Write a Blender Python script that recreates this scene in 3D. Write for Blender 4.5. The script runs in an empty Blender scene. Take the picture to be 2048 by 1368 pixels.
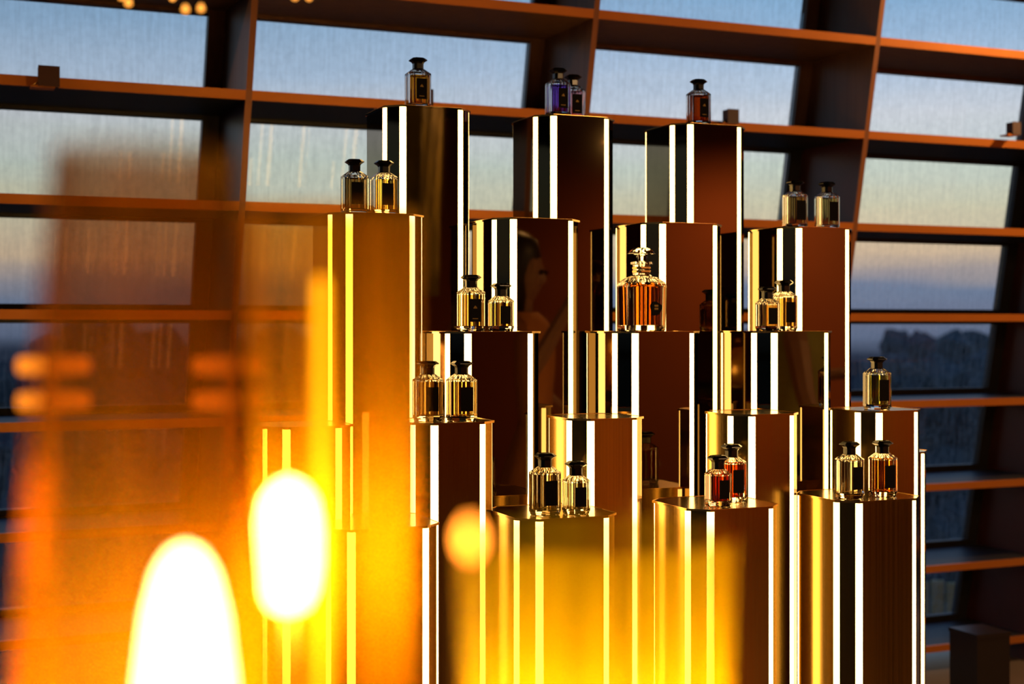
import bpy, bmesh, math, random
from mathutils import Vector, Matrix
random.seed(7)
S = bpy.context.scene
C = S.collection
PI = math.pi
EYE = 1.40                       # lens height above the floor


def lin(r, g, b):
    def q(c):
        c /= 255.0
        return c / 12.92 if c <= 0.04045 else ((c + 0.055) / 1.055) ** 2.4
    return (q(r), q(g), q(b), 1.0)


# ------------------------------------------------------------------ camera
cam_d = bpy.data.cameras.new('camera')
cam_d.sensor_width = 36.0
cam_d.lens = 50.0
cam_d.shift_y = -29.0 / 2048.0
cam_d.clip_start = 0.02
cam_d.clip_end = 500
cam_d.dof.use_dof = True
cam_d.dof.focus_distance = 2.92
cam_d.dof.aperture_fstop = 3.4
cam_d.dof.aperture_blades = 9
cam = bpy.data.objects.new('camera', cam_d)
cam.location = (0, 0, EYE)
cam.rotation_euler = (PI / 2, 0, 0)
C.objects.link(cam)
S.camera = cam

# ------------------------------------------------------------------ view
S.view_settings.view_transform = 'Standard'
S.view_settings.look = 'None'
S.view_settings.exposure = 0.0
S.view_settings.gamma = 1.0
S.view_settings.use_curve_mapping = False
cy = S.cycles
cy.max_bounces = 14
cy.glossy_bounces = 8
cy.transmission_bounces = 10
cy.diffuse_bounces = 3
cy.transparent_max_bounces = 14
cy.caustics_reflective = False
cy.caustics_refractive = False
cy.sample_clamp_indirect = 4.0
cy.use_denoising = True

# ------------------------------------------------------------------ sky at dusk
W = bpy.data.worlds.new('dusk_sky')
S.world = W
W.use_nodes = True
nt = W.node_tree
nt.nodes.clear()


def N(tree, kind, **kw):
    n = tree.nodes.new(kind)
    for k, v in kw.items():
        setattr(n, k, v)
    return n


wo = N(nt, 'ShaderNodeOutputWorld')
wb = N(nt, 'ShaderNodeBackground')
wb.inputs['Strength'].default_value = 1.1
tc = N(nt, 'ShaderNodeTexCoord')
sx = N(nt, 'ShaderNodeSeparateXYZ')
nt.links.new(tc.outputs['Generated'], sx.inputs[0])
mp = N(nt, 'ShaderNodeMapping')
mp.inputs['Scale'].default_value = (2.2, 2.2, 26.0)
nt.links.new(tc.outputs['Generated'], mp.inputs[0])
nz = N(nt, 'ShaderNodeTexNoise')
nz.inputs['Scale'].default_value = 1.3
nz.inputs['Detail'].default_value = 4.0
nt.links.new(mp.outputs[0], nz.inputs['Vector'])
m1 = N(nt, 'ShaderNodeMath', operation='MULTIPLY_ADD')
m1.inputs[1].default_value = 0.035
m1.inputs[2].default_value = -0.0175
nt.links.new(nz.outputs['Fac'], m1.inputs[0])
m2 = N(nt, 'ShaderNodeMath', operation='ADD')
nt.links.new(sx.outputs['Z'], m2.inputs[0])
nt.links.new(m1.outputs[0], m2.inputs[1])
mr = N(nt, 'ShaderNodeMapRange')
mr.inputs['From Min'].default_value = -0.1
mr.inputs['From Max'].default_value = 0.4
nt.links.new(m2.outputs[0], mr.inputs['Value'])
cr = N(nt, 'ShaderNodeValToRGB')
SKY = [(-.10, (10, 18, 30)), (-.02, (30, 40, 58)), (-.006, (96, 108, 134)), (.010, (112, 121, 146)), (.026, (112, 127, 154)),
       (.036, (168, 156, 154)), (.048, (216, 188, 156)), (.082, (212, 207, 178)), (.110, (203, 213, 201)),
       (.140, (212, 217, 226)), (.175, (180, 202, 228)), (.23, (130, 174, 214)), (.40, (70, 112, 172))]
el = cr.color_ramp.elements
while len(el) < len(SKY):
    el.new(0.5)
for e, (z, c) in zip(el, SKY):
    e.position = (z + 0.1) / 0.5
for e, (z, c) in zip(el, SKY):
    e.color = lin(*c)
nt.links.new(mr.outputs[0], cr.inputs[0])
ma = N(nt, 'ShaderNodeMapRange')
ma.inputs['From Min'].default_value = -0.45
ma.inputs['From Max'].default_value = 0.25
ma.inputs['To Min'].default_value = 0.72
ma.inputs['To Max'].default_value = 1.0
nt.links.new(sx.outputs['X'], ma.inputs['Value'])
vm = N(nt, 'ShaderNodeVectorMath', operation='SCALE')
nt.links.new(cr.outputs[0], vm.inputs[0])
nt.links.new(ma.outputs[0], vm.inputs['Scale'])
nt.links.new(vm.outputs[0], wb.inputs['Color'])
nt.links.new(wb.outputs[0], wo.inputs[0])

# ------------------------------------------------------------------ materials
MATS = {}


def principled(name, col, rough=0.5, metal=0.0, **kw):
    m = bpy.data.materials.new(name)
    m.use_nodes = True
    p = m.node_tree.nodes['Principled BSDF']
    p.inputs['Base Color'].default_value = col if len(col) == 4 else (*col, 1)
    p.inputs['Roughness'].default_value = rough
    p.inputs['Metallic'].default_value = metal
    for k, v in kw.items():
        p.inputs[k].default_value = v
    MATS[name] = m
    return m


def noise_colour(m, c1, c2, scale=(4, 4, 4), detail=4.0, rough_amp=None, bump=0.0, coord='Object', noise_scale=1.0):
    t = m.node_tree
    p = t.nodes['Principled BSDF']
    tcn = N(t, 'ShaderNodeTexCoord')
    mpn = N(t, 'ShaderNodeMapping')
    mpn.inputs['Scale'].default_value = scale
    t.links.new(tcn.outputs[coord], mpn.inputs[0])
    nn = N(t, 'ShaderNodeTexNoise')
    nn.inputs['Scale'].default_value = noise_scale
    nn.inputs['Detail'].default_value = detail
    t.links.new(mpn.outputs[0], nn.inputs['Vector'])
    mx = N(t, 'ShaderNodeMix', data_type='RGBA')
    mx.inputs[6].default_value = (*c1[:3], 1)
    mx.inputs[7].default_value = (*c2[:3], 1)
    t.links.new(nn.outputs['Fac'], mx.inputs[0])
    t.links.new(mx.outputs[2], p.inputs['Base Color'])
    if rough_amp:
        r = N(t, 'ShaderNodeMapRange')
        r.inputs['To Min'].default_value, r.inputs['To Max'].default_value = rough_amp
        t.links.new(nn.outputs['Fac'], r.inputs['Value'])
        t.links.new(r.outputs[0], p.inputs['Roughness'])
    if bump:
        bp = N(t, 'ShaderNodeBump')
        bp.inputs['Strength'].default_value = bump
        bp.inputs['Distance'].default_value = 0.01
        t.links.new(nn.outputs['Fac'], bp.inputs['Height'])
        t.links.new(bp.outputs[0], p.inputs['Normal'])
    return m


def emissive(name, col, strength):
    m = bpy.data.materials.new(name)
    m.use_nodes = True
    t = m.node_tree
    t.nodes.clear()
    o = N(t, 'ShaderNodeOutputMaterial')
    e = N(t, 'ShaderNodeEmission')
    e.inputs[0].default_value = (*col, 1)
    e.inputs[1].default_value = strength
    t.links.new(e.outputs[0], o.inputs[0])
    MATS[name] = m
    return m


MIRROR = (0.215, 0.168, 0.095)
noise_colour(principled('bronze_mirror', MIRROR, 0.03, 1.0), MIRROR, (0.19, 0.145, 0.08), (3, 3, 1.2), 2.0)
noise_colour(principled('brushed_gold', (0.45, 0.29, 0.07), 0.2, 1.0), (0.46, 0.30, 0.07), (0.36, 0.23, 0.055),
             (260, 260, 1.5), 3.0, rough_amp=(0.10, 0.24))
principled('gold_trim', (0.75, 0.45, 0.14), 0.22, 1.0)
emissive('led_light', (1.0, 0.58, 0.17), 8.5)
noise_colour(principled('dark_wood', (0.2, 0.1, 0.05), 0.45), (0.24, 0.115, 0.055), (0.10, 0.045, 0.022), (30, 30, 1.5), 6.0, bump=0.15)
noise_colour(principled('dark_red_board', (0.07, 0.012, 0.006), 0.4), (0.075, 0.014, 0.006), (0.05, 0.009, 0.004), (6, 6, 2), 3.0)
noise_colour(principled('copper_edge', (0.6, 0.2, 0.03), 0.42, 0.5), (0.62, 0.21, 0.03), (0.5, 0.15, 0.022), (6, 6, 6), 3.0)
noise_colour(principled('bronze_edge', (0.3, 0.12, 0.05), 0.4, 0.5), (0.32, 0.13, 0.05), (0.24, 0.09, 0.04), (6, 6, 6), 3.0)
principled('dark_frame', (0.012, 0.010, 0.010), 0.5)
noise_colour(principled('floor_stone', (0.16, 0.12, 0.09), 0.35), (0.18, 0.13, 0.10), (0.10, 0.075, 0.06), (3, 3, 3), 6.0)
noise_colour(principled('rust_wall', (0.42, 0.11, 0.035), 0.7), (0.45, 0.12, 0.04), (0.33, 0.08, 0.025), (1.2, 1.2, 1.2), 4.0)
noise_colour(principled('grey_wall', (0.30, 0.31, 0.30), 0.7), (0.32, 0.33, 0.32), (0.24, 0.25, 0.25), (1.5, 1.5, 1.5), 4.0)
noise_colour(principled('ceiling_paint', (0.05, 0.035, 0.03), 0.8), (0.055, 0.04, 0.03), (0.035, 0.025, 0.02), (1, 1, 1), 3.0)
noise_colour(principled('black_plastic', (0.004, 0.0035, 0.0035), 0.22), (0.005, 0.004, 0.004), (0.003, 0.003, 0.003), (40, 40, 40), 2.0)
noise_colour(principled('label_black', (0.006, 0.005, 0.006), 0.55), (0.007, 0.006, 0.007), (0.004, 0.004, 0.004), (90, 90, 90), 2.0)
principled('label_gold', (0.30, 0.19, 0.04), 0.5, 0.6)
noise_colour(principled('lamp_brown', (0.05, 0.014, 0.008), 0.6), (0.055, 0.015, 0.008), (0.04, 0.011, 0.006), (20, 20, 20), 3.0)
principled('brass', (0.55, 0.33, 0.10), 0.3, 1.0)
noise_colour(principled('black_lacquer', (0.012, 0.009, 0.009), 0.3), (0.014, 0.01, 0.01), (0.008, 0.007, 0.007), (5, 5, 5), 3.0)
noise_colour(principled('foliage', (0.012, 0.03, 0.035), 0.8), (0.022, 0.05, 0.055), (0.006, 0.016, 0.022), (1.3, 1.3, 1.3), 6.0)
noise_colour(principled('bark', (0.02, 0.016, 0.013), 0.9), (0.025, 0.02, 0.016), (0.012, 0.01, 0.008), (6, 6, 2), 4.0)
noise_colour(principled('river_water', (0.006, 0.02, 0.032), 0.8, 0.0, **{'Specular IOR Level': 0.0}), (0.005, 0.016, 0.028), (0.01, 0.03, 0.042), (0.05, 0.3, 1), 5.0)
noise_colour(principled('river_bank', (0.01, 0.018, 0.02), 0.9), (0.012, 0.02, 0.02), (0.006, 0.01, 0.012), (0.4, 0.4, 0.4), 5.0)
noise_colour(principled('pale_board', (0.40, 0.36, 0.12), 0.7), (0.45, 0.4, 0.13), (0.3, 0.27, 0.09), (2, 2, 12), 4.0)
emissive('candle_glow', (1.0, 0.62, 0.22), 42.0)
emissive('capsule_glow', (1.0, 0.62, 0.22), 60.0)
emissive('flame_glow', (1.0, 0.6, 0.18), 320.0)
emissive('bulb_glow', (1.0, 0.62, 0.28), 6.0)
emissive('added_tube_glow', (1.0, 0.46, 0.01), 5.0)
emissive('orange_glow', (1.0, 0.27, 0.02), 13.0)
emissive('fairy_glow', (1.0, 0.36, 0.05), 2.5)
emissive('reflection_glow', (1.0, 0.25, 0.015), 1.6)


def glassy(name, col, rough=0.0, ior=1.45):
    m = principled(name, col, rough, 0.0)
    p = m.node_tree.nodes['Principled BSDF']
    p.inputs['Transmission Weight'].default_value = 1.0
    p.inputs['IOR'].default_value = ior
    return m


glassy('clear_glass', (0.97, 0.95, 0.90))



def liquid(name, col, caustic_glow):
    """clear tinted perfume; the added scatter stands in for caustic light"""
    m = bpy.data.materials.new(name)
    m.use_nodes = True
    t = m.node_tree
    t.nodes.clear()
    o = N(t, 'ShaderNodeOutputMaterial')
    tr = N(t, 'ShaderNodeBsdfTransparent')
    tr.inputs[0].default_value = (*col, 1)
    tl = N(t, 'ShaderNodeBsdfTranslucent')
    tl.inputs[0].default_value = (*col, 1)
    mx = N(t, 'ShaderNodeMixShader')
    mx.inputs[0].default_value = caustic_glow  # scatter added for the glow that caustics would give
    t.links.new(tr.outputs[0], mx.inputs[1])
    t.links.new(tl.outputs[0], mx.inputs[2])
    t.links.new(mx.outputs[0], o.inputs[0])
    MATS[name] = m


MATS['label_black'].node_tree.nodes['Principled BSDF'].inputs['Specular IOR Level'].default_value = 0.1
LIQ = {'amber': (0.97, 0.56, 0.12), 'violet': (0.50, 0.30, 0.85), 'pink': (0.92, 0.58, 0.62), 'cognac': (0.66, 0.20, 0.05),
       'smoky': (0.80, 0.60, 0.30), 'gold': (0.99, 0.80, 0.38), 'pale': (1.0, 0.95, 0.78), 'orange': (0.98, 0.46, 0.10),
       'red': (0.95, 0.28, 0.05), 'lime': (0.88, 0.92, 0.40), 'straw': (0.96, 0.86, 0.52)}
for k, v in LIQ.items():
    liquid('liquid_' + k, v, 0.16 if k in ('amber', 'violet', 'pink', 'cognac') else 0.36)


def window_glass():
    m = bpy.data.materials.new('window_glass')
    m.use_nodes = True
    t = m.node_tree
    t.nodes.clear()
    o = N(t, 'ShaderNodeOutputMaterial')
    tr = N(t, 'ShaderNodeBsdfTransparent')
    tr.inputs[0].default_value = (0.97, 0.98, 0.98, 1)
    tl = N(t, 'ShaderNodeBsdfTranslucent')
    tl.inputs[0].default_value = (0.8, 0.85, 0.9, 1)
    gl = N(t, 'ShaderNodeBsdfGlossy')
    gl.inputs['Roughness'].default_value = 0.02
    tcn = N(t, 'ShaderNodeTexCoord')
    mpn = N(t, 'ShaderNodeMapping')
    mpn.inputs['Scale'].default_value = (85, 85, 2.2)
    t.links.new(tcn.outputs['Object'], mpn.inputs[0])
    n1 = N(t, 'ShaderNodeTexNoise')
    n1.inputs['Scale'].default_value = 1.0
    n1.inputs['Detail'].default_value = 6
    t.links.new(mpn.outputs[0], n1.inputs['Vector'])
    n2 = N(t, 'ShaderNodeTexNoise')
    n2.inputs['Scale'].default_value = 45.0
    n2.inputs['Detail'].default_value = 8
    t.links.new(tcn.outputs['Object'], n2.inputs['Vector'])
    r1 = N(t, 'ShaderNodeMapRange')
    r1.inputs['From Min'].default_value, r1.inputs['From Max'].default_value = 0.35, 0.75
    r1.inputs['To Min'].default_value, r1.inputs['To Max'].default_value = 0.0, 0.11
    t.links.new(n1.outputs['Fac'], r1.inputs['Value'])
    r2 = N(t, 'ShaderNodeMapRange')
    r2.inputs['From Min'].default_value, r2.inputs['From Max'].default_value = 0.4, 0.8
    r2.inputs['To Min'].default_value, r2.inputs['To Max'].default_value = 0.0, 0.07
    t.links.new(n2.outputs['Fac'], r2.inputs['Value'])
    ad = N(t, 'ShaderNodeMath', operation='ADD')
    t.links.new(r1.outputs[0], ad.inputs[0])
    t.links.new(r2.outputs[0], ad.inputs[1])
    mx = N(t, 'ShaderNodeMixShader')
    t.links.new(ad.outputs[0], mx.inputs[0])
    t.links.new(tr.outputs[0], mx.inputs[1])
    t.links.new(tl.outputs[0], mx.inputs[2])
    lw = N(t, 'ShaderNodeFresnel')
    lw.inputs['IOR'].default_value = 1.3
    m2 = N(t, 'ShaderNodeMixShader')
    t.links.new(lw.outputs[0], m2.inputs[0])
    t.links.new(mx.outputs[0], m2.inputs[1])
    t.links.new(gl.outputs[0], m2.inputs[2])
    t.links.new(m2.outputs[0], o.inputs[0])
    MATS['window_glass'] = m


window_glass()


def tinted_glass():
    m = MATS['window_glass'].copy()
    m.name = 'tinted_glass'
    for n in m.node_tree.nodes:
        if n.type == 'BSDF_TRANSPARENT':
            n.inputs[0].default_value = (0.36, 0.38, 0.40, 1)
    MATS['tinted_glass'] = m


tinted_glass()


def amber_glass(name, tint, scatter, fac):
    """thin tinted, slightly frosted vessel glass that scatters the candle inside it"""
    m = bpy.data.materials.new(name)
    m.use_nodes = True
    t = m.node_tree
    t.nodes.clear()
    o = N(t, 'ShaderNodeOutputMaterial')
    tr = N(t, 'ShaderNodeBsdfTransparent')
    tr.inputs[0].default_value = (*tint, 1)
    tl = N(t, 'ShaderNodeBsdfTranslucent')
    tl.inputs[0].default_value = (*scatter, 1)
    gl = N(t, 'ShaderNodeBsdfGlossy')
    gl.inputs[0].default_value = (0.75, 0.35, 0.04, 1)
    gl.inputs['Roughness'].default_value = 0.12
    tcn = N(t, 'ShaderNodeTexCoord')
    mpn = N(t, 'ShaderNodeMapping')
    mpn.inputs['Scale'].default_value = (110, 110, 1.5)
    t.links.new(tcn.outputs['Object'], mpn.inputs[0])
    n1 = N(t, 'ShaderNodeTexNoise')
    n1.inputs['Scale'].default_value = 1.0
    n1.inputs['Detail'].default_value = 3
    t.links.new(mpn.outputs[0], n1.inputs['Vector'])
    r1 = N(t, 'ShaderNodeMapRange')
    r1.inputs['From Min'].default_value, r1.inputs['From Max'].default_value = 0.3, 0.7
    r1.inputs['To Min'].default_value, r1.inputs['To Max'].default_value = fac
    t.links.new(n1.outputs['Fac'], r1.inputs['Value'])
    mx = N(t, 'ShaderNodeMixShader')
    t.links.new(r1.outputs[0], mx.inputs[0])
    t.links.new(tr.outputs[0], mx.inputs[1])
    t.links.new(tl.outputs[0], mx.inputs[2])
    lw = N(t, 'ShaderNodeFresnel')
    lw.inputs['IOR'].default_value = 1.2
    m2 = N(t, 'ShaderNodeMixShader')
    t.links.new(lw.outputs[0], m2.inputs[0])
    t.links.new(mx.outputs[0], m2.inputs[1])
    t.links.new(gl.outputs[0], m2.inputs[2])
    t.links.new(m2.outputs[0], o.inputs[0])
    MATS[name] = m


amber_glass('amber_glass', (0.62, 0.47, 0.36), (1.0, 0.40, 0.002), (0.07, 0.17))
amber_glass('frosted_gold_glass', (0.92, 0.66, 0.30), (1.0, 0.42, 0.003), (0.10, 0.46))
amber_glass('honey_glass', (0.95, 0.80, 0.50), (1.0, 0.66, 0.006), (0.20, 0.52))


# ------------------------------------------------------------------ mesh helpers
def mesh(name, verts, faces, smooth=False):
    me = bpy.data.meshes.new(name)
    me.from_pydata([tuple(v) for v in verts], [], faces)
    me.validate()
    bm = bmesh.new()
    bm.from_mesh(me)
    bmesh.ops.recalc_face_normals(bm, faces=bm.faces)
    bm.to_mesh(me)
    bm.free()
    if smooth:
        for p in me.polygons:
            p.use_smooth = True
    return me


def obj(name, me, mat=None, parent=None, loc=None, rot=None):
    o = bpy.data.objects.new(name, me)
    C.objects.link(o)
    if mat and not me.materials:
        me.materials.append(MATS[mat])
    if parent:
        o.parent = parent
    if loc:
        o.location = loc
    if rot:
        o.rotation_euler = rot
    return o


def empty(name, loc=(0, 0, 0), rz=0.0):
    o = bpy.data.objects.new(name, None)
    o.empty_display_size = 0.05
    C.objects.link(o)
    o.location = loc
    o.rotation_euler = (0, 0, rz)
    return o


def tag(o, label, cat, group=None):
    o['label'] = label
    o['category'] = cat
    if group:
        o['group'] = group
    return o


def structure(o, label=None):
    o['kind'] = 'structure'
    if label:
        o['label'] = label
    return o


def box_mesh(name, x0, x1, y0, y1, z0, z1):
    v = [(x, y, z) for z in (z0, z1) for y in (y0, y1) for x in (x0, x1)]
    f = [(0, 1, 3, 2), (4, 6, 7, 5), (0, 4, 5, 1), (2, 3, 7, 6), (0, 2, 6, 4), (1, 5, 7, 3)]
    return mesh(name, v, f)


def prism_mesh(name, ring, z0, z1):
    n = len(ring)
    v = [(x, y, z0) for x, y in ring] + [(x, y, z1) for x, y in ring]
    f = [tuple(range(n))[::-1], tuple(range(n, 2 * n))] + [(i, (i + 1) % n, n + (i + 1) % n, n + i) for i in range(n)]
    return mesh(name, v, f)


def loft_mesh(name, rings, cap0=True, cap1=True, smooth=False):
    n = len(rings[0])
    v = [p for r in rings for p in r]
    f = []
    for k in range(len(rings) - 1):
        for i in range(n):
            j = (i + 1) % n
            f.append((k * n + i, k * n + j, (k + 1) * n + j, (k + 1) * n + i))
    if cap0:
        f.append(tuple(range(n))[::-1])
    if cap1:
        f.append(tuple(range((len(rings) - 1) * n, len(rings) * n)))
    return mesh(name, v, f, smooth)


def circle(r, z, n=24, cx=0.0, cyy=0.0):
    return [(cx + r * math.cos(2 * PI * i / n), cyy + r * math.sin(2 * PI * i / n), z) for i in range(n)]


def lathe(name, prof, n=24, smooth=True, cap0=True, cap1=True):
    return loft_mesh(name, [circle(r, z, n) for r, z in prof], cap0, cap1, smooth)


def octo(a, c, k=1.0):
    """plan of a square with chamfered corners: flat a, chamfer c; first flat faces -y"""
    R = a / 2 + c / math.sqrt(2)
    p = [(-a / 2, -R), (a / 2, -R), (R, -a / 2), (R, a / 2), (a / 2, R), (-a / 2, R), (-R, a / 2), (-R, -a / 2)]
    return [(x * k, y * k) for x, y in p]


# ------------------------------------------------------------------ room shell
# the display rows and the facade run along T and recede to the right; B points out through the facade
TH = math.radians(23.0)
T = Vector((math.cos(TH), math.sin(TH), 0))
B = Vector((-math.sin(TH), math.cos(TH), 0))
D = Vector((0.09, -0.14, 1.0))            # the facade leans in towards the room
FO = Vector((0, 4.8, EYE))


def F(s, h, w):
    return FO + s * T + h * D + w * B


def slab(name, s0, s1, h0, h1, w0, w1, mat, parent):
    v = [F(s, h, w) for h in (h0, h1) for w in (w0, w1) for s in (s0, s1)]
    f = [(0, 1, 3, 2), (4, 6, 7, 5), (0, 4, 5, 1), (2, 3, 7, 6), (0, 2, 6, 4), (1, 5, 7, 3)]
    return obj(name, mesh(name, v, f), mat, parent)


BAY = 1.1435
S0 = -0.94
ROW = 0.335
H0 = 0.712                                   # shelf that carries the small box lamps
DEP = 0.42
rows = [H0 + ROW * k for k in range(-6, 4)]  # shelf front edges, bottom one just above the floor
fin_index = range(-3, 4)

fa, fb = F(-4.6, -1.4, DEP + .03), F(4.4, -1.4, DEP + .03)
fl = [(-7.2, -4.5), (6.2, -4.5), (6.2, fb.y), (fb.x, fb.y), (fa.x, fa.y), (-7.2, fa.y)]
structure(obj('floor', prism_mesh('floor', fl, -0.1, 0.0), 'floor_stone'))
structure(obj('ceiling', box_mesh('ceiling', -7.2, 6.2, -4.5, 6.9, 3.25, 3.35), 'ceiling_paint'))
structure(obj('wall_back', box_mesh('wall_back', -2.6, 6.2, -4.5, -4.4, 0, 3.25), 'rust_wall'))
structure(obj('wall_right', box_mesh('wall_right', 6.1, 6.2, -4.4, 7.0, 0, 3.25), 'rust_wall'))
wl = structure(empty('window_20'))                                # glazed corner at the left, behind the lens
for yy in (-4.4, -2.8, -1.2, .4, 2.0):
    obj('mullion', box_mesh('mullion', -7.16, -7.08, yy - .03, yy + .03, 0, 3.25), 'dark_frame', wl)
for xx in (-5.5, -4.0, -2.6):
    obj('mullion', box_mesh('mullion', xx - .03, xx + .03, -4.46, -4.38, 0, 3.25), 'dark_frame', wl)
for zz in (0.05, 1.15, 3.2):
    obj('transom', box_mesh('transom', -7.15, -7.09, -4.4, 2.0, zz - .03, zz + .03), 'dark_frame', wl)
    obj('transom', box_mesh('transom', -7.15, -2.6, -4.45, -4.39, zz - .03, zz + .03), 'dark_frame', wl)
obj('pane', box_mesh('pane', -7.13, -7.12, -4.4, 2.0, 0.05, 3.2), 'tinted_glass', wl)
obj('pane', box_mesh('pane', -7.12, -2.6, -4.43, -4.42, 0.05, 3.2), 'tinted_glass', wl)

bay_names = {}
for k in fin_index:
    s = S0 + BAY * k
    fin = structure(empty('trim_%d' % (k + 4)))
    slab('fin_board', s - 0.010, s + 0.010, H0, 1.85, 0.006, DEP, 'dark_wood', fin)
    slab('fin_board', s - 0.010, s + 0.010, -1.42, H0, 0.006, DEP, 'dark_red_board', fin)  # lower fin boards darker and redder than the upper ones
    slab('fin_edge', s - 0.010, s + 0.010, -1.42, 1.85, 0.0, 0.006, 'bronze_edge', fin)

for k in list(fin_index)[:-1] + [3]:
    sa, sb = S0 + BAY * k + 0.010, S0 + BAY * (k + 1) - 0.010
    win = structure(empty('window_%d' % (k + 4)))
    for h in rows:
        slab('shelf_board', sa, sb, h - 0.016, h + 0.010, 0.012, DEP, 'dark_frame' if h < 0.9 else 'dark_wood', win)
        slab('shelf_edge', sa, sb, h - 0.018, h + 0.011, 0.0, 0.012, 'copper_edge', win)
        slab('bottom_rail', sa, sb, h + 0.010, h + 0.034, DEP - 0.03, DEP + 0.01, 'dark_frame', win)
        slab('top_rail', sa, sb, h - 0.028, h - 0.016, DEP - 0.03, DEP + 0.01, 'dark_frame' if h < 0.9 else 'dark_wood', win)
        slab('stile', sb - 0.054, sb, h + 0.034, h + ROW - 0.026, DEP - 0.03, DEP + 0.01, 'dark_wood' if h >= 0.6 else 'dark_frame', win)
    for h in rows:
        slab('pane', sa, sb - 0.054, h + 0.034, h + ROW - 0.026, DEP - 0.008, DEP - 0.002, 'window_glass', win)

# ------------------------------------------------------------------ display columns
RTH = math.radians(22.5)
RT = Vector((math.cos(RTH), math.sin(RTH), 0))
RB = Vector((-math.sin(RTH), math.cos(RTH), 0))
LED_W = 0.0155
PLATE = 0.004
_cache = {}


def column_meshes(a, c, h, mirror):
    key = (a, c, round(h, 4), mirror)
    if key in _cache:
        return _cache[key]
    e = LED_W / (2 * math.cos(PI / 8))
    R = a / 2 + c / math.sqrt(2)
    Rc = (R + a / 2) / math.sqrt(2)
    zt = h - PLATE
    wide = box_mesh('wide_panel', -a / 2 + e, a / 2 - e, -R, -R + 0.004, 0.0, zt)
    narrow = box_mesh('narrow_panel', -c / 2 + e, c / 2 - e, -Rc, -Rc + 0.004, 0.0, zt)
    V = math.hypot(a / 2, R) * math.cos(math.atan2(a / 2, R) - PI / 8)   # distance of the corner along its bisector
    L = V - e * math.sin(PI / 8)
    off = math.hypot(a / 2, R) * math.sin(math.atan2(a / 2, R) - PI / 8)
    strips = []
    for sgn in (1, -1):
        strips.append(box_mesh('led_strip', -LED_W / 2 + sgn * off, LED_W / 2 + sgn * off, -L, -L + 0.005, 0.0, zt))
    top = prism_mesh('top_plate', octo(a + 0.0015, c + 0.001), zt, h)
    rim = loft_mesh('rim', [[(x, y, zt + .0005) for x, y in octo(a + .001, c + .001)], [(x, y, zt + .0005) for x, y in octo(a + .002, c + .0005)],
                            [(x, y, h + .0008) for x, y in octo(a + .002, c + .0005)], [(x, y, h + .0008) for x, y in octo(a + .001, c + .001)]], False, False)
    rim.materials.append(MATS['gold_trim'])
    for m in (wide, narrow):
        m.materials.append(MATS[mirror])
    for m in strips:
        m.materials.append(MATS['led_light'])
    top.materials.append(MATS[mirror])
    _cache[key] = (wide, narrow, strips, top, rim)
    return _cache[key]


def column(u, v, z, a, c, mirror, label):
    R = a / 2 + c / math.sqrt(2)
    p = u * RT + (v + R) * RB
    h = EYE + z
    wide, narrow, strips, top, rim = column_meshes(a, c, h, mirror)
    root = empty('display_column', (p.x, p.y, 0), RTH)
    tag(root, label, 'display column', 'mirrored display columns with light strips')
    for k in range(4):
        obj('mirror_panel', wide, None, root, rot=(0, 0, k * PI / 2))
        obj('corner_panel', narrow, None, root, rot=(0, 0, k * PI / 2 + PI / 4))
        obj('light_strip', strips[0], None, root, rot=(0, 0, k * PI / 2 + PI / 8))
        obj('light_strip', strips[1], None, root, rot=(0, 0, k * PI / 2 - PI / 8))
    tpo = obj('top_plate', top, None, root)
    obj('rim', rim, None, tpo)
    return root


# rows from the back (tallest) to the front (lowest): front plane depth v, top height over the lens
ROWS = {'A': (3.165, 0.520, .146, .050), 'B': (2.985, 0.250, .146, .050), 'C': (2.81, -0.009, .146, .050),
        'D': (2.66, -0.190, .105, .050), 'E': (2.51, -0.370, .146, .050)}
COLS = [
    ('A', 1.108, 'tallest mirrored column carrying one amber bottle, leftmost of the back row'),
    ('A', 1.494, 'tallest mirrored column carrying the violet and the pink bottle'),
    ('A', 1.875, 'tallest mirrored column carrying the dark cognac bottle, rightmost of the back row'),
    ('B', 0.927, 'second-tier mirrored column seen through amber glass, carrying two bottles'),
    ('B', 1.313, 'second-tier mirrored column with empty top behind the two gold bottles'),
    ('B', 1.697, 'second-tier mirrored column right behind the large orange decanter'),
    ('B', 2.080, 'second-tier mirrored column at the right carrying two dim bottles'),
    ('C', 1.136, 'middle-tier mirrored column carrying a large and a small gold bottle'),
    ('C', 1.533, 'middle-tier mirrored column carrying the large orange decanter'),
    ('C', 1.895, 'middle-tier mirrored column carrying a small gold bottle before a taller one'),
    ('D', 0.690, 'fourth-tier narrow column behind the glowing candle lamp at far left'),
    ('D', 0.988, 'narrow fourth-tier column at left carrying two gold bottles with black labels'),
    ('D', 1.331, 'narrow fourth-tier column with bare top behind the two pale bottles'),
    ('D', 1.720, 'narrow fourth-tier column with bare top behind the two red bottles'),
    ('D', 2.056, 'narrow fourth-tier column at right carrying the single green-yellow bottle'),
    ('E', 0.795, 'lowest-tier brushed gold column behind the amber lantern'),
    ('E', 1.170, 'lowest-tier brushed gold column carrying two pale clear bottles'),
    ('E', 1.549, 'lowest-tier brushed gold column carrying two red bottles'),
    ('E', 1.912, 'lowest-tier brushed gold column at right carrying a pale and an amber bottle'),
]
for r, u, lab in COLS:
    v, z, a, c = ROWS[r]
    column(u, v, z, a, c, 'brushed_gold' if r in 'DE' else 'bronze_mirror', lab)
column(2.215, 2.835, -0.305, .105, .050, 'bronze_mirror', 'slim bare column peeking out at the far right of the display')


# ------------------------------------------------------------------ perfume bottles
def ring3(a, c, z, k=1.0):
    return [(x, y, z) for x, y in octo(a * k, c * k)]


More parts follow.
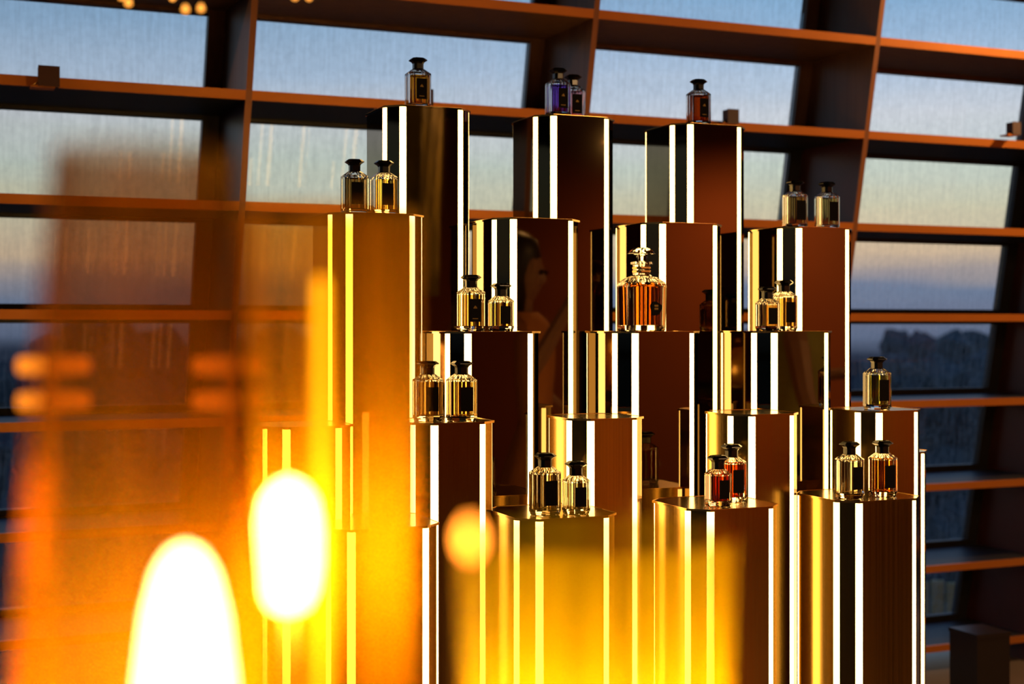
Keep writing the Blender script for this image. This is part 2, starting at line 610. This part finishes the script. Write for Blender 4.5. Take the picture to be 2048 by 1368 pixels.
def ring48(a, c, z, k=1.0, wave=0.0):
    """the same plan with 6 points per side, optionally rippled like cut flutes"""
    q = octo(a * k, c * k)
    out = []
    for i in range(8):
        (x0, y0), (x1, y1) = q[i], q[(i + 1) % 8]
        for j in range(6):
            t_ = j / 6
            x, y = x0 + (x1 - x0) * t_, y0 + (y1 - y0) * t_
            m_ = 1 + (wave if j % 2 else -wave)
            out.append((x * m_, y * m_, z))
    return out


def bottle_set(s_w, s_h):
    a, c = 0.031 * s_w, 0.018 * s_w
    hb = 0.080 * s_h                           # shoulder height
    R = a / 2 + c / math.sqrt(2)
    nr = 0.0105
    outer = [ring48(a, c, 0.0, 0.86), ring48(a, c, 0.0015, 0.92), ring48(a, c, 0.005, 0.94), ring48(a, c, 0.0075, 1.0),
             ring48(a, c, hb, 1.0), ring48(a, c, hb + 0.0012, 0.97, .006), ring48(a, c, hb + 0.012, 0.46, .02)]
    inner = [ring48(a, c, hb + 0.0115, 0.34), ring48(a, c, hb + 0.001, 0.85, .02), ring48(a, c, hb - 0.003, 0.885, .018), ring48(a, c, 0.0125, 0.885, .018), ring48(a, c, 0.0115, 0.82)]
    body = loft_mesh('glass_body', outer + inner, True, True)
    liq = loft_mesh('liquid', [ring3(a, c, 0.0122, 0.80), ring3(a, c, 0.0128, 0.86), ring3(a, c, hb - 0.005, 0.86)], True, True)
    hz = hb + 0.0095
    cap = loft_mesh('cap', [ring3(a, c, hz, .40 / s_w), ring3(a, c, hz + 0.0008, .42 / s_w), ring3(a, c, hz + 0.0150, .42 / s_w),
                            ring3(a, c, hz + 0.0185, .50 / s_w), ring3(a, c, hz + 0.0225, .71 / s_w), ring3(a, c, hz + 0.0240, .70 / s_w),
                            ring3(a, c, hz + 0.0285, .50 / s_w), ring3(a, c, hz + 0.0270, .40 / s_w)], True, True)
    lw, l0, l1 = a * 0.43, 0.020 * s_h, hb - 0.0135 * s_h
    label = box_mesh('label', -lw, lw, -R - 0.0006, -R + 0.0002, l0, l1)
    zc = (l0 + l1) / 2 + 0.004
    emb = mesh('emblem', [(-.0045, -R - .0009, zc), (.0045, -R - .0009, zc), (.0030, -R - .0009, zc + .0035), (0, -R - .0009, zc + .0065), (-.0030, -R - .0009, zc + .0035),
                          (-.0045, -R - .0005, zc), (.0045, -R - .0005, zc), (.0030, -R - .0005, zc + .0035), (0, -R - .0005, zc + .0065), (-.0030, -R - .0005, zc + .0035)],
               [(0, 1, 2, 3, 4), (5, 9, 8, 7, 6), (0, 5, 6, 1), (1, 6, 7, 2), (2, 7, 8, 3), (3, 8, 9, 4), (4, 9, 5, 0)])
    zl = l0 + 0.006
    line = box_mesh('text_line', -.0062, .0062, -R - 0.0009, -R - 0.0005, zl, zl + 0.0018)
    for m, mt in ((body, 'clear_glass'), (cap, 'black_plastic'), (label, 'label_black'), (emb, 'label_gold'), (line, 'label_gold')):
        m.materials.append(MATS[mt])
    return body, liq, cap, label, emb, line


BIG = bottle_set(0.99, 1.05)
SMALL = bottle_set(0.88, 0.83)
_liq = {}


def bottle(x, y, z, size, liquid, rz, label, printed):
    body, liq, cap, lab, emb, line = BIG if size == 'big' else SMALL
    root = empty('perfume_bottle', (x, y, z), rz)
    tag(root, label, 'perfume bottle', 'perfume bottles on the display columns')
    obj('glass_body', body, None, root)
    key = (size, liquid)
    if key not in _liq:
        m = liq.copy()
        m.materials.append(MATS['liquid_' + liquid])
        _liq[key] = m
    obj('liquid', _liq[key], None, root)
    obj('cap', cap, None, root)
    lo = obj('label', lab, None, root)
    if printed:
        obj('emblem', emb, None, lo)
        obj('text_line', line, None, lo)
    return root


# x, y of each bottle on its tier; heights follow the column tops
BOT = [
    ('A', 836, .055, 'big', 'amber', 'amber bottle with black gold-printed label, alone on the leftmost tallest column'),
    ('A', 1116, .050, 'big', 'violet', 'violet bottle with black label standing in front of a pink one'),
    ('A', 1146, .120, 'big', 'pink', 'pink bottle half hidden behind the violet one'),
    ('A', 1397, .055, 'big', 'cognac', 'dark cognac bottle alone on the rightmost tallest column'),
    ('B', 709, .060, 'big', 'smoky', 'smoky bottle at the left edge of the amber-veiled second-tier column'),
    ('B', 768, .060, 'big', 'gold', 'gold bottle before the tallest left column, right of the smoky one'),
    ('B', 1590, .070, 'big', 'smoky', 'dim smoky bottle left of its clear twin on the right second-tier column'),
    ('B', 1654, .070, 'big', 'straw', 'dim straw-coloured bottle nearest the facade fin at the right'),
    ('C', 942, .050, 'big', 'gold', 'large gold bottle left of a small one on the middle tier'),
    ('C', 1002, .045, 'small', 'gold', 'small gold bottle between the large gold one and the orange decanter'),
    ('C', 1535, .045, 'small', 'gold', 'small gold bottle overlapping a taller gold one on the middle tier'),
    ('C', 1568, .090, 'big', 'gold', 'tall gold bottle behind the small one on the right middle tier'),
    ('D', 856, .075, 'big', 'smoky', 'gold-brown bottle leftmost on the fourth tier beside its darker twin'),
    ('D', 923, .050, 'big', 'gold', 'gold bottle with wide black label right of its twin on the fourth tier'),
    ('D', 1754, .060, 'big', 'lime', 'green-yellow bottle alone in front of the dark blue window'),
    ('E', 1090, .060, 'big', 'pale', 'large pale clear bottle beside a smaller one on the lowest tier'),
    ('E', 1152, .050, 'small', 'pale', 'small pale clear bottle on the lowest tier'),
    ('E', 1436, .055, 'small', 'red', 'small red bottle standing before a taller red one'),
    ('E', 1463, .105, 'big', 'red', 'tall red bottle half hidden behind the small red one'),
    ('E', 1699, .060, 'big', 'pale', 'pale clear bottle beside the amber one on the right lowest tier'),
    ('E', 1765, .060, 'big', 'amber', 'amber-brown bottle at the right end of the lowest tier'),
]


def on_row(r, px, back):
    """point of a tier's top at a given bearing, `back` metres behind its front plane"""
    v = ROWS[r][0] + back
    xp = (px - 1024) / 2844.0
    u = v * (xp * RB.y - RB.x) / (RT.x - xp * RT.y)
    return u * RT + v * RB


for i, (r, px, back, size, liq, lab) in enumerate(BOT):
    p = on_row(r, px, back)
    bottle(p.x, p.y, EYE + ROWS[r][1], size, liq, RTH + math.radians([0, 3, -2, 2, -3, 1][i % 6]), lab, r == 'A' or px == 942)

# the decanter
p = on_row('C', 1283, .068)
dec = empty('decanter', (p.x, p.y, EYE + ROWS['C'][1]), RTH)
tag(dec, 'large faceted decanter of orange perfume with glass stopper and black seal', 'decanter')
a, c = 0.056, 0.030
Rd = a / 2 + c / math.sqrt(2)
rings = [ring48(a, c, 0, .90), ring48(a, c, .003, .95), ring48(a, c, .010, .96), ring48(a, c, .104, 1.0), ring48(a, c, .111, .94), ring48(a, c, .122, .66, .012),
         ring48(a, c, .126, .42), ring48(a, c, .129, .35), ring48(a, c, .152, .35), ring48(a, c, .153, .44), ring48(a, c, .158, .44), ring48(a, c, .158, .25),
         ring48(a, c, .127, .25), ring48(a, c, .120, .58), ring48(a, c, .109, .86), ring48(a, c, .102, .90, .014), ring48(a, c, .014, .86, .014)]
obj('glass_body', loft_mesh('glass_body', rings), 'clear_glass', dec)
obj('liquid', loft_mesh('liquid', [ring3(a, c, .0145, .835), ring3(a, c, .100, .875), ring3(a, c, .106, .84)]), 'liquid_orange', dec)
st = obj('stopper', loft_mesh('stopper', [ring3(a, c, .128, .18), ring3(a, c, .157, .23), ring3(a, c, .160, .19), ring3(a, c, .175, .24), ring3(a, c, .1765, .55),
                                          ring3(a, c, .178, .56), ring3(a, c, .188, .38), ring3(a, c, .190, .30)]), 'clear_glass', dec)
for k, zz in enumerate((.134, .142)):
    obj('neck_band', loft_mesh('neck_band', [ring3(a, c, zz, .355), ring3(a, c, zz + .001, .37), ring3(a, c, zz + .004, .37), ring3(a, c, zz + .005, .355)], False, False), 'gold_trim', dec)
pts = []
for k in range(20):
    t_ = 2 * PI * k / 20
    rr = .0140 * (1 + .10 * math.sin(3 * t_ + 1.1) + .06 * math.sin(5 * t_))
    pts.append((.010 + rr * math.cos(t_), .052 + rr * 1.12 * math.sin(t_)))
seal = obj('seal_label', mesh('seal_label', [(x, -Rd - .0026, z) for x, z in pts] + [(x, -Rd + .0012, z) for x, z in pts],
                              [tuple(range(20)), tuple(range(20, 40))[::-1]] + [(i, (i + 1) % 20, 20 + (i + 1) % 20, 20 + i) for i in range(20)]), 'label_black', dec)
for k in range(2):
    z_ = .0490 + k * .0068
    obj('text_line', box_mesh('text_line', .0055, .0150, -Rd - .0030, -Rd - .0025, z_, z_ + .0042), 'label_gold', seal)

# ------------------------------------------------------------------ small box lamps on the facade shelf
for s, q, qh, dh, lab in ((-1.525, .028, .060, -.026, 'small brown box lamp on the facade shelf at the far left'),
                          (-.385, .022, .052, -.010, 'small brown box lamp hidden behind the amber bottle on the tallest left column'),
                          (.745, .021, .052, -.006, 'small brown box lamp right of the dark cognac bottle'), (2.0, .018, .050, .022, 'small brown box lamp at the far right of the facade shelf')):
    root = empty('box_lamp', F(s, H0 + dh, -0.035), TH)
    tag(root, lab, 'lamp', 'small box lamps on the facade shelf')
    hb = obj('lamp_housing', box_mesh('lamp_housing', -q, q, -0.015, 0.020, 0.004, qh), 'lamp_brown', root)
    obj('lamp_bezel', box_mesh('lamp_bezel', -q - .0015, q + .0015, -0.018, -0.015, 0.0025, qh + .0015), 'lamp_brown', hb)
    obj('foot_plate', box_mesh('foot_plate', -q - .02, q * .6, -0.014, 0.034, -0.001, 0.004), 'copper_edge', root)
    obj('tilt_arm', loft_mesh('tilt_arm', [[(x - q - .016, y, z) for x, y, z in circle(.004, 0.003, 10)], [(x - q + .002, y, z) for x, y, z in circle(.004, .018, 10)]], smooth=True), 'brass', root)

# ------------------------------------------------------------------ black pedestal by the window
root = empty('pedestal', (1.66, 5.05, 0), RTH)
tag(root, 'black lacquered pedestal in the dark corner by the window', 'pedestal')
obj('body', box_mesh('body', -.072, .072, -.072, .072, .06, .315), 'black_lacquer', root)
obj('plinth', box_mesh('plinth', -.08, .08, -.08, .08, 0, .06), 'black_lacquer', root)
obj('top_plate', box_mesh('top_plate', -.075, .075, -.075, .075, .315, .328), 'black_lacquer', root)

# ------------------------------------------------------------------ foreground console with lanterns
TABZ = EYE - 0.25
root = empty('console_table', (0, 0.62, 0))
tag(root, 'dark lacquered high console carrying the foreground lanterns', 'table')
obj('table_top', box_mesh('table_top', -.55, .55, -.30, .30, TABZ - .03, TABZ), 'black_lacquer', root)
for sxn in (-1, 1):
    for syn in (-1, 1):
        obj('leg', box_mesh('leg', sxn * .5 - .02, sxn * .5 + .02, syn * .25 - .02, syn * .25 + .02, 0, TABZ - .03), 'black_lacquer', root)


def fluted(name, r, z0, z1, flutes, amp, thick, n, flare=0.0):
    rings = []

    def ring(rad, z):
        out = []
        for i in range(n):
            t_ = 2 * PI * i / n
            q_ = rad * (1 + amp * math.cos(flutes * t_))
            out.append((q_ * math.cos(t_), q_ * math.sin(t_), z))
        return out
    for k in range(9):
        z = z0 + (z1 - z0) * k / 8
        rings.append(ring(r * (1 + flare * (k / 8) ** 1.3), z))
    return loft_mesh(name, rings, True, False, True)


lan = empty('hurricane_lantern', (-0.1187, 0.46, TABZ))
tag(lan, 'tall amber fluted glass lantern blurred in the left foreground', 'lantern')
obj('glass_shade', fluted('glass_shade', 0.047, 0.008, 0.307, 28, 0.012, 0.002, 224, -0.40), 'amber_glass', lan)
obj('base_plate', lathe('base_plate', [(.047, 0), (.050, .002), (.050, .006), (.047, .008)], 48), 'brass', lan)

cd = empty('candle_lamp', (-0.1045, 0.455, TABZ + .008))
tag(cd, 'wide white-hot candle lamp glowing at the bottom left', 'candle lamp')
obj('glow_body', lathe('glow_body', [(.0165, .016), (.0160, .090), (.0138, .128), (.0112, .150), (.0080, .163), (.0045, .169), (.001, .171)], 32), 'candle_glow', cd)
obj('holder', lathe('holder', [(.026, 0), (.026, .004), (.018, .010), (.020, .016)], 32), 'brass', cd)
l2 = empty('glass_cylinder_lamp', (-0.0714, 0.55, TABZ))
tag(l2, 'slender frosted gold glass cylinder lamp blurred before the left columns', 'lamp')
obj('glass_shade', fluted('glass_shade', 0.0348, 0.006, 0.2945, 20, 0.014, 0.002, 160), 'frosted_gold_glass', l2)
obj('base_plate', lathe('base_plate', [(.035, 0), (.037, .002), (.037, .005), (.035, .006)], 40), 'brass', l2)
obj('added_light_tube', lathe('added_light_tube', [(.0022, .006), (.0022, .268), (.001, .270)], 14), 'added_tube_glow', l2, loc=(-.004, .012, 0))  # added emitter so the shade glows up to its rim
cd = obj('bulb', lathe('bulb', [(.002, .142), (.0066, .144), (.0094, .150), (.0108, .160), (.0108, .174), (.0090, .184), (.0050, .189), (.001, .191)], 28), 'capsule_glow', l2, loc=(-.0139, -.006, 0))
obj('stem', lathe('stem', [(.006, .006), (.006, .008), (.0012, .011), (.0012, .142)], 20), 'brass', cd)

vo = empty('votive_glass', (0.036, 0.62, TABZ))
tag(vo, 'low honey-coloured glass votive glowing at the bottom centre', 'candle holder')
obj('glass_cup', fluted('glass_cup', 0.056, 0.002, 0.160, 24, 0.012, 0.002, 192, 0.08), 'honey_glass', vo)
tl = empty('pillar_candle', (0.036, 0.62, TABZ + .0035))
tag(tl, 'small pillar candle burning inside the honey glass votive', 'candle')
obj('wax', lathe('wax', [(.019, 0), (.019, .040), (.016, .043), (.003, .041)], 28), 'pale_board', tl)
obj('flame', lathe('flame', [(.002, .041), (.0065, .048), (.007, .056), (.005, .070), (.0012, .080)], 20), 'flame_glow', tl)

tp = empty('taper_light', (-0.0119, 0.402, TABZ))
tag(tp, 'tiny orange point light blurred to a disc left of the votive', 'candle')
obj('stem', lathe('stem', [(.012, 0), (.012, .002), (.0012, .006), (.0010, .186)], 16), 'brass', tp)
obj('flame', lathe('flame', [(.001, .186), (.0024, .189), (.0022, .192), (.0006, .195)], 14), 'orange_glow', tp)

# ------------------------------------------------------------------ fairy lights hanging from the ceiling
BULBS = ((257, 6, 1.35, 'tiny fairy light bulb at the top edge, leftmost of the bright ones'), (243, -6, 1.42, 'tiny fairy light bulb cut by the top edge beside the leftmost one'),
         (371, 19, 1.3, 'oval orange fairy light left of the fin corner, one of a close pair'), (402, 17, 1.33, 'round orange fairy light right of the close pair'),
         (345, -4, 1.5, 'faint fairy light cut by the top edge above the close pair'), (590, -6, 1.4, 'fairy light cut by the top edge right of the first fin'),
         (618, -5, 1.45, 'rightmost fairy light cut by the top edge'))
for px, py, dd, lab in BULBS:
    x, z = (px - 1024) / 2844 * dd, EYE + (655 - py) / 2844 * dd
    r_ = empty('hanging_bulb', (x, dd, z))
    tag(r_, lab, 'fairy light', 'fairy lights hanging at the top left')
    obj('bulb', lathe('bulb', [(.0008, -.0030), (.0028, -.0018), (.0032, 0), (.0024, .0024), (.0012, .0040)], 14), 'fairy_glow', r_)
    obj('wire', lathe('wire', [(.0006, .004), (.0006, 3.25 - z)], 6), 'black_plastic', r_)

# ------------------------------------------------------------------ outside
structure(obj('ground', box_mesh('ground', -140, 140, 7.5, 30, -6.2, -6.0), 'river_bank'))
structure(obj('river', box_mesh('river', -200, 200, 30, 320, -6.3, -6.05), 'river_water'))
TREES = [(-19.5, 44, 9.9, 6.6), (-13.0, 45, 8.0, 4.4)]
for row, (yy, x0, dx) in enumerate(((40, -9.0, 7.4), (50, -8.0, 7.6), (60, -16.0, 8.6))):
    for q in range(6):
        TREES.append((x0 + dx * q, yy, 6.9 + .008 * yy + .25 * math.sin(2.3 * q + row), 5.5))
SIDE = ['leftmost', 'second from left', 'third from left', 'fourth from left', 'fifth from left', 'sixth from left', 'seventh from left', 'eighth from left', 'ninth from left', 'tenth from left',
        'tenth from right', 'ninth from right', 'eighth from right', 'seventh from right', 'sixth from right', 'fifth from right', 'fourth from right', 'third from right', 'second from right', 'rightmost']
for k, (x, y, hh, rr) in enumerate(sorted(TREES, key=lambda q: q[0] / q[1])):
    r_ = empty('tree', (x, y, -6.2))
    tag(r_, 'dark dusk tree beyond the windows, %s in the row' % SIDE[k], 'tree', 'dark trees beyond the windows')
    bm = bmesh.new()
    for q in range(46):
        an, ra = random.uniform(0, 2 * PI), rr * .5 * math.sqrt(random.random())
        zz = hh * random.uniform(.25, .93)
        sc = rr * random.uniform(.12, .22) * (1.15 - .5 * zz / hh)
        M = Matrix.Translation((ra * math.cos(an) * (1.15 - .35 * zz / hh), ra * math.sin(an), zz)) @ Matrix.Scale(sc, 4)
        g = bmesh.ops.create_icosphere(bm, subdivisions=2, radius=1.0, matrix=M)
        for vv in g['verts']:
            vv.co += Vector((random.gauss(0, 1), random.gauss(0, 1), random.gauss(0, 1))) * sc * .12
    me = bpy.data.meshes.new('crown')
    bm.to_mesh(me)
    bm.free()
    obj('crown', me, 'foliage', r_)
    obj('trunk', lathe('trunk', [(.28, 0), (.22, 1.2), (.16, hh * .55)], 10), 'bark', r_)

for px, lab in ((108, 'two glowing orange rings standing in for lamp reflections at the far left'), (456, 'two glowing orange rings standing in for lamp reflections seen through the amber lantern')):
    yy = 0.86  # glowing rings on stems stand in for blurred lamp reflections
    r_ = empty('reflection_rings', ((px - 1024) / 2844 * yy, yy, TABZ))
    tag(r_, lab, 'reflection stand-in', 'orange rings standing in for lamp reflections')
    obj('stem', lathe('stem', [(.022, 0), (.022, .003), (.0022, .007), (.0020, .232)], 20), 'brass', r_)
    for zz in (655 - 731, 655 - 802):
        zc = .25 + zz / 2844 * yy
        obj('glowing_ring', lathe('glowing_ring', [(.012, zc - .0055), (.0205, zc - .0045), (.0215, zc), (.0205, zc + .0045), (.012, zc + .0055)], 28), 'reflection_glow', r_)

fn = empty('board_fence', (3.1, 9.9, -6.0), 0.1)
tag(fn, 'short run of pale yellow-green upright boards outside at lower right', 'fence')
for k in range(8):
    obj('board', box_mesh('board', k * .11 - .4, k * .11 - .4 + .085, 0, .03, 0, 5.62 + .01 * (k % 3)), 'pale_board', fn)

# ------------------------------------------------------------------ added unseen lamps (behind and beside the lens)
def pendant(x, y, z, label, r=.16, power=60, col=(1.0, .58, .25)):  # unseen lamps added to brighten shelf edges, mirrored wall and visitors
    r_ = empty('added_pendant_lamp', (x, y, z))
    tag(r_, label, 'added lamp', 'added warm lamps out of view')
    obj('lamp_shade', lathe('lamp_shade', [(.03, .16), (r * .6, .14), (r, 0), (r * .98, 0), (r * .58, .135), (.028, .155)], 32), 'brass', r_)
    obj('bulb', lathe('bulb', [(.005, .05), (.02, .06), (.028, .075), (.02, .10), (.012, .12)], 20), 'bulb_glow', r_)
    obj('cable', lathe('cable', [(.004, .16), (.004, 3.25 - z)], 8), 'black_plastic', r_)
    ld = bpy.data.lights.new('added_pendant_light', 'POINT')
    ld.energy = power
    ld.color = col
    ld.shadow_soft_size = .05
    lo = bpy.data.objects.new('added_pendant_light', ld)
    C.objects.link(lo)
    lo.parent = r_
    lo.location = (0, 0, .03)


pendant(4.9, -.4, 2.65, 'added brass pendant lamp, out of view, near the rust-coloured wall behind the lens', power=160)
pendant(-2.4, 2.9, 2.9, 'added brass pendant lamp, out of view, by the facade at left', power=45)
pendant(3.0, 4.8, 2.9, 'added brass pendant lamp, out of view, by the facade at right', power=190)
pendant(2.9, .9, 2.7, 'added brass pendant lamp, out of view, over the visitors', power=90)


# ------------------------------------------------------------------ hanging drape and visitors beside the display
principled('skin', (0.42, 0.20, 0.12), 0.5)
noise_colour(principled('gold_fabric', (0.6, 0.42, 0.05), 0.6), (0.75, 0.55, 0.06), (0.10, 0.06, 0.012), (5, 5, 3), 2.0, noise_scale=1.6)
noise_colour(principled('orange_fabric', (0.75, 0.28, 0.06), 0.7), (0.8, 0.3, 0.06), (0.6, 0.2, 0.04), (60, 60, 2), 2.0)
noise_colour(principled('olive_fabric', (0.40, 0.36, 0.08), 0.7), (0.42, 0.38, 0.09), (0.33, 0.29, 0.06), (8, 8, 50), 3.0)
noise_colour(principled('black_fabric', (0.012, 0.010, 0.010), 0.8), (0.014, 0.012, 0.012), (0.008, 0.007, 0.007), (20, 20, 20), 2.0)
noise_colour(principled('dark_hair', (0.02, 0.012, 0.008), 0.5), (0.03, 0.016, 0.01), (0.012, 0.008, 0.006), (60, 60, 6), 3.0)

dr = empty('hanging_drape', (1.93, .91, 0), math.radians(-40))
tag(dr, 'gold and black patterned drape hanging in folds beside the display', 'drape')
vs, fs = [], []
nn_ = 60
for zi in range(12):
    z = 1.55 + (3.22 - 1.55) * zi / 11
    for i in range(nn_):
        x = -.38 + .76 * i / (nn_ - 1)
        vs.append((x * (.75 + .25 * zi / 11), .045 * math.sin(i * .75 + .25 * zi), z))
for zi in range(11):
    for i in range(nn_ - 1):
        q = zi * nn_ + i
        fs.append((q, q + 1, q + nn_ + 1, q + nn_))
cl = obj('cloth', mesh('cloth', vs, fs, True), 'gold_fabric', dr)
so = cl.modifiers.new('thickness', 'SOLIDIFY')
so.thickness = .004
obj('rail', box_mesh('rail', -.42, .42, -.02, .02, 3.22, 3.25), 'brass', dr)


def visitor(x, y, rz, label, top_mat, low_mat, arm, long_dress, height=1.70):
    k = height / 1.72
    V, E, Rr = [], [], []

    def ad(p, r, parent=None):
        V.append(p)
        Rr.append(r)
        if parent is not None:
            E.append((parent, len(V) - 1))
        return len(V) - 1
    pel = ad((0, 0, .95), .125)
    w = ad((0, 0, 1.10), .105, pel)
    ch = ad((0, .01, 1.28), .125, w)
    nk0 = ad((0, .01, 1.43), .060, ch)
    nk = ad((0, -.005, 1.50), .050, nk0)
    hd = ad((0, -.02, 1.57), .078, nk)
    h2 = ad((0, -.015, 1.64), .088, hd)
    ad((0, -.01, 1.70), .060, h2)
    ad((0, -.112, 1.58), .014, hd)                     # nose
    for sg in (-1, 1):
        hip = ad((sg * .095, 0, .90), .090, pel)
        kn = ad((sg * .10, -.02, .50), .058, hip)
        an = ad((sg * .10, .01, .09), .036, kn)
        ad((sg * .105, -.14, .035), .030, an)
        shd = ad((sg * .165, .01, 1.39), .055, ch)
        el, wr = arm[0 if sg < 0 else 1]
        e_ = ad(el, .040, shd)
        w_ = ad(wr, .027, e_)
        dv = (Vector(wr) - Vector(el)).normalized()
        sd = dv.cross(Vector((0, 0, 1)))
        sd = sd.normalized() if sd.length > .1 else Vector((1, 0, 0))
        up = sd.cross(dv)
        pm = Vector(wr) + dv * .06
        p_ = ad(tuple(pm), .026, w_)
        for q, ln in zip((-1.5, -.5, .5, 1.5), (.062, .074, .070, .054)):
            b0 = ad(tuple(pm + dv * .03 + sd * q * .018), .0090, p_)
            b1 = ad(tuple(pm + dv * (.03 + ln * .55) + sd * q * .020 - up * .006), .0080, b0)
            ad(tuple(pm + dv * (.03 + ln) + sd * q * .020 - up * .022), .0070, b1)
        t0 = ad(tuple(pm - dv * .02 - sd * .036), .0095, p_)
        ad(tuple(pm + dv * .025 - sd * .052 - up * .01), .0085, t0)
    me = bpy.data.meshes.new('body')
    me.from_pydata([tuple(c * k for c in p) for p in V], E, [])
    r_ = empty('person', (x, y, 0), rz)
    tag(r_, label, 'person')
    bo = bpy.data.objects.new('body', me)
    C.objects.link(bo)
    bo.parent = r_
    me.materials.append(MATS['skin'])
    sm = bo.modifiers.new('skin', 'SKIN')
    for i, sv in enumerate(me.skin_vertices[0].data):
        sv.radius = (Rr[i] * k, Rr[i] * k)
        sv.use_root = (i == 0)
    sub = bo.modifiers.new('subdivision', 'SUBSURF')
    sub.levels = sub.render_levels = 1

    def oval(rx, ry, z, n=40, wave=0.0):
        return [(k * rx * math.cos(2 * PI * i / n) * (1 + wave * math.cos(10 * 2 * PI * i / n)), k * (ry * math.sin(2 * PI * i / n) * (1 + wave * math.cos(10 * 2 * PI * i / n)) + .005), k * z) for i in range(n)]
    obj('top', loft_mesh('top', [oval(.175, .135, .92), oval(.150, .125, 1.08), oval(.165, .140, 1.25), oval(.190, .140, 1.36), oval(.150, .110, 1.425), oval(.085, .080, 1.455)], False, False, True), top_mat, r_)
    if long_dress:
        obj('skirt', loft_mesh('skirt', [oval(.36, .34, .18, wave=.07), oval(.28, .25, .60, wave=.05), oval(.205, .175, .92, wave=.02), oval(.155, .130, 1.07)], False, False, True), low_mat, r_)
    else:
        for sg in (-1, 1):
            obj('trouser_leg', loft_mesh('trouser_leg', [[(px + k * sg * .10, py, pz) for px, py, pz in oval(.065, .065, .10)], [(px + k * sg * .10, py, pz) for px, py, pz in oval(.080, .085, .50)],
                                                         [(px + k * sg * .085, py, pz) for px, py, pz in oval(.105, .13, .94)]], False, False, True), low_mat, r_)
    obj('hair', loft_mesh('hair', [[(px, py + .025, pz) for px, py, pz in oval(.085, .075, 1.46)], [(px, py + .025, pz) for px, py, pz in oval(.105, .095, 1.58)], [(px, py + .012, pz) for px, py, pz in oval(.106, .104, 1.66)],
                                   [(px, py + .01, pz) for px, py, pz in oval(.085, .085, 1.72)], [(px, py + .01, pz) for px, py, pz in oval(.03, .03, 1.75)]], True, True, True), 'dark_hair', r_)
    hd_z = 1.60 * k
    for sg in (-1, 1):
        obj('eye', lathe('eye', [(.001, -.010), (.008, -.006), (.010, 0), (.008, .006), (.001, .010)], 12), 'label_black', r_, loc=(sg * .032 * k, -.098 * k, hd_z))
    return r_


visitor(1.40, 1.86, math.radians(150), 'person in a long orange pleated dress with one hand raised, beside the display', 'orange_fabric', 'orange_fabric',
        (((-.26, -.02, 1.14), (-.22, -.20, 1.02)), ((.24, -.10, 1.22), (.16, -.22, 1.46))), True, 1.72)
visitor(2.48, 2.09, math.radians(140), 'person in an olive top and black trousers reaching out, right of the display', 'olive_fabric', 'black_fabric',
        (((-.24, -.14, 1.20), (-.16, -.38, 1.22)), ((.25, -.02, 1.14), (.26, -.14, .94))), False, 1.70)
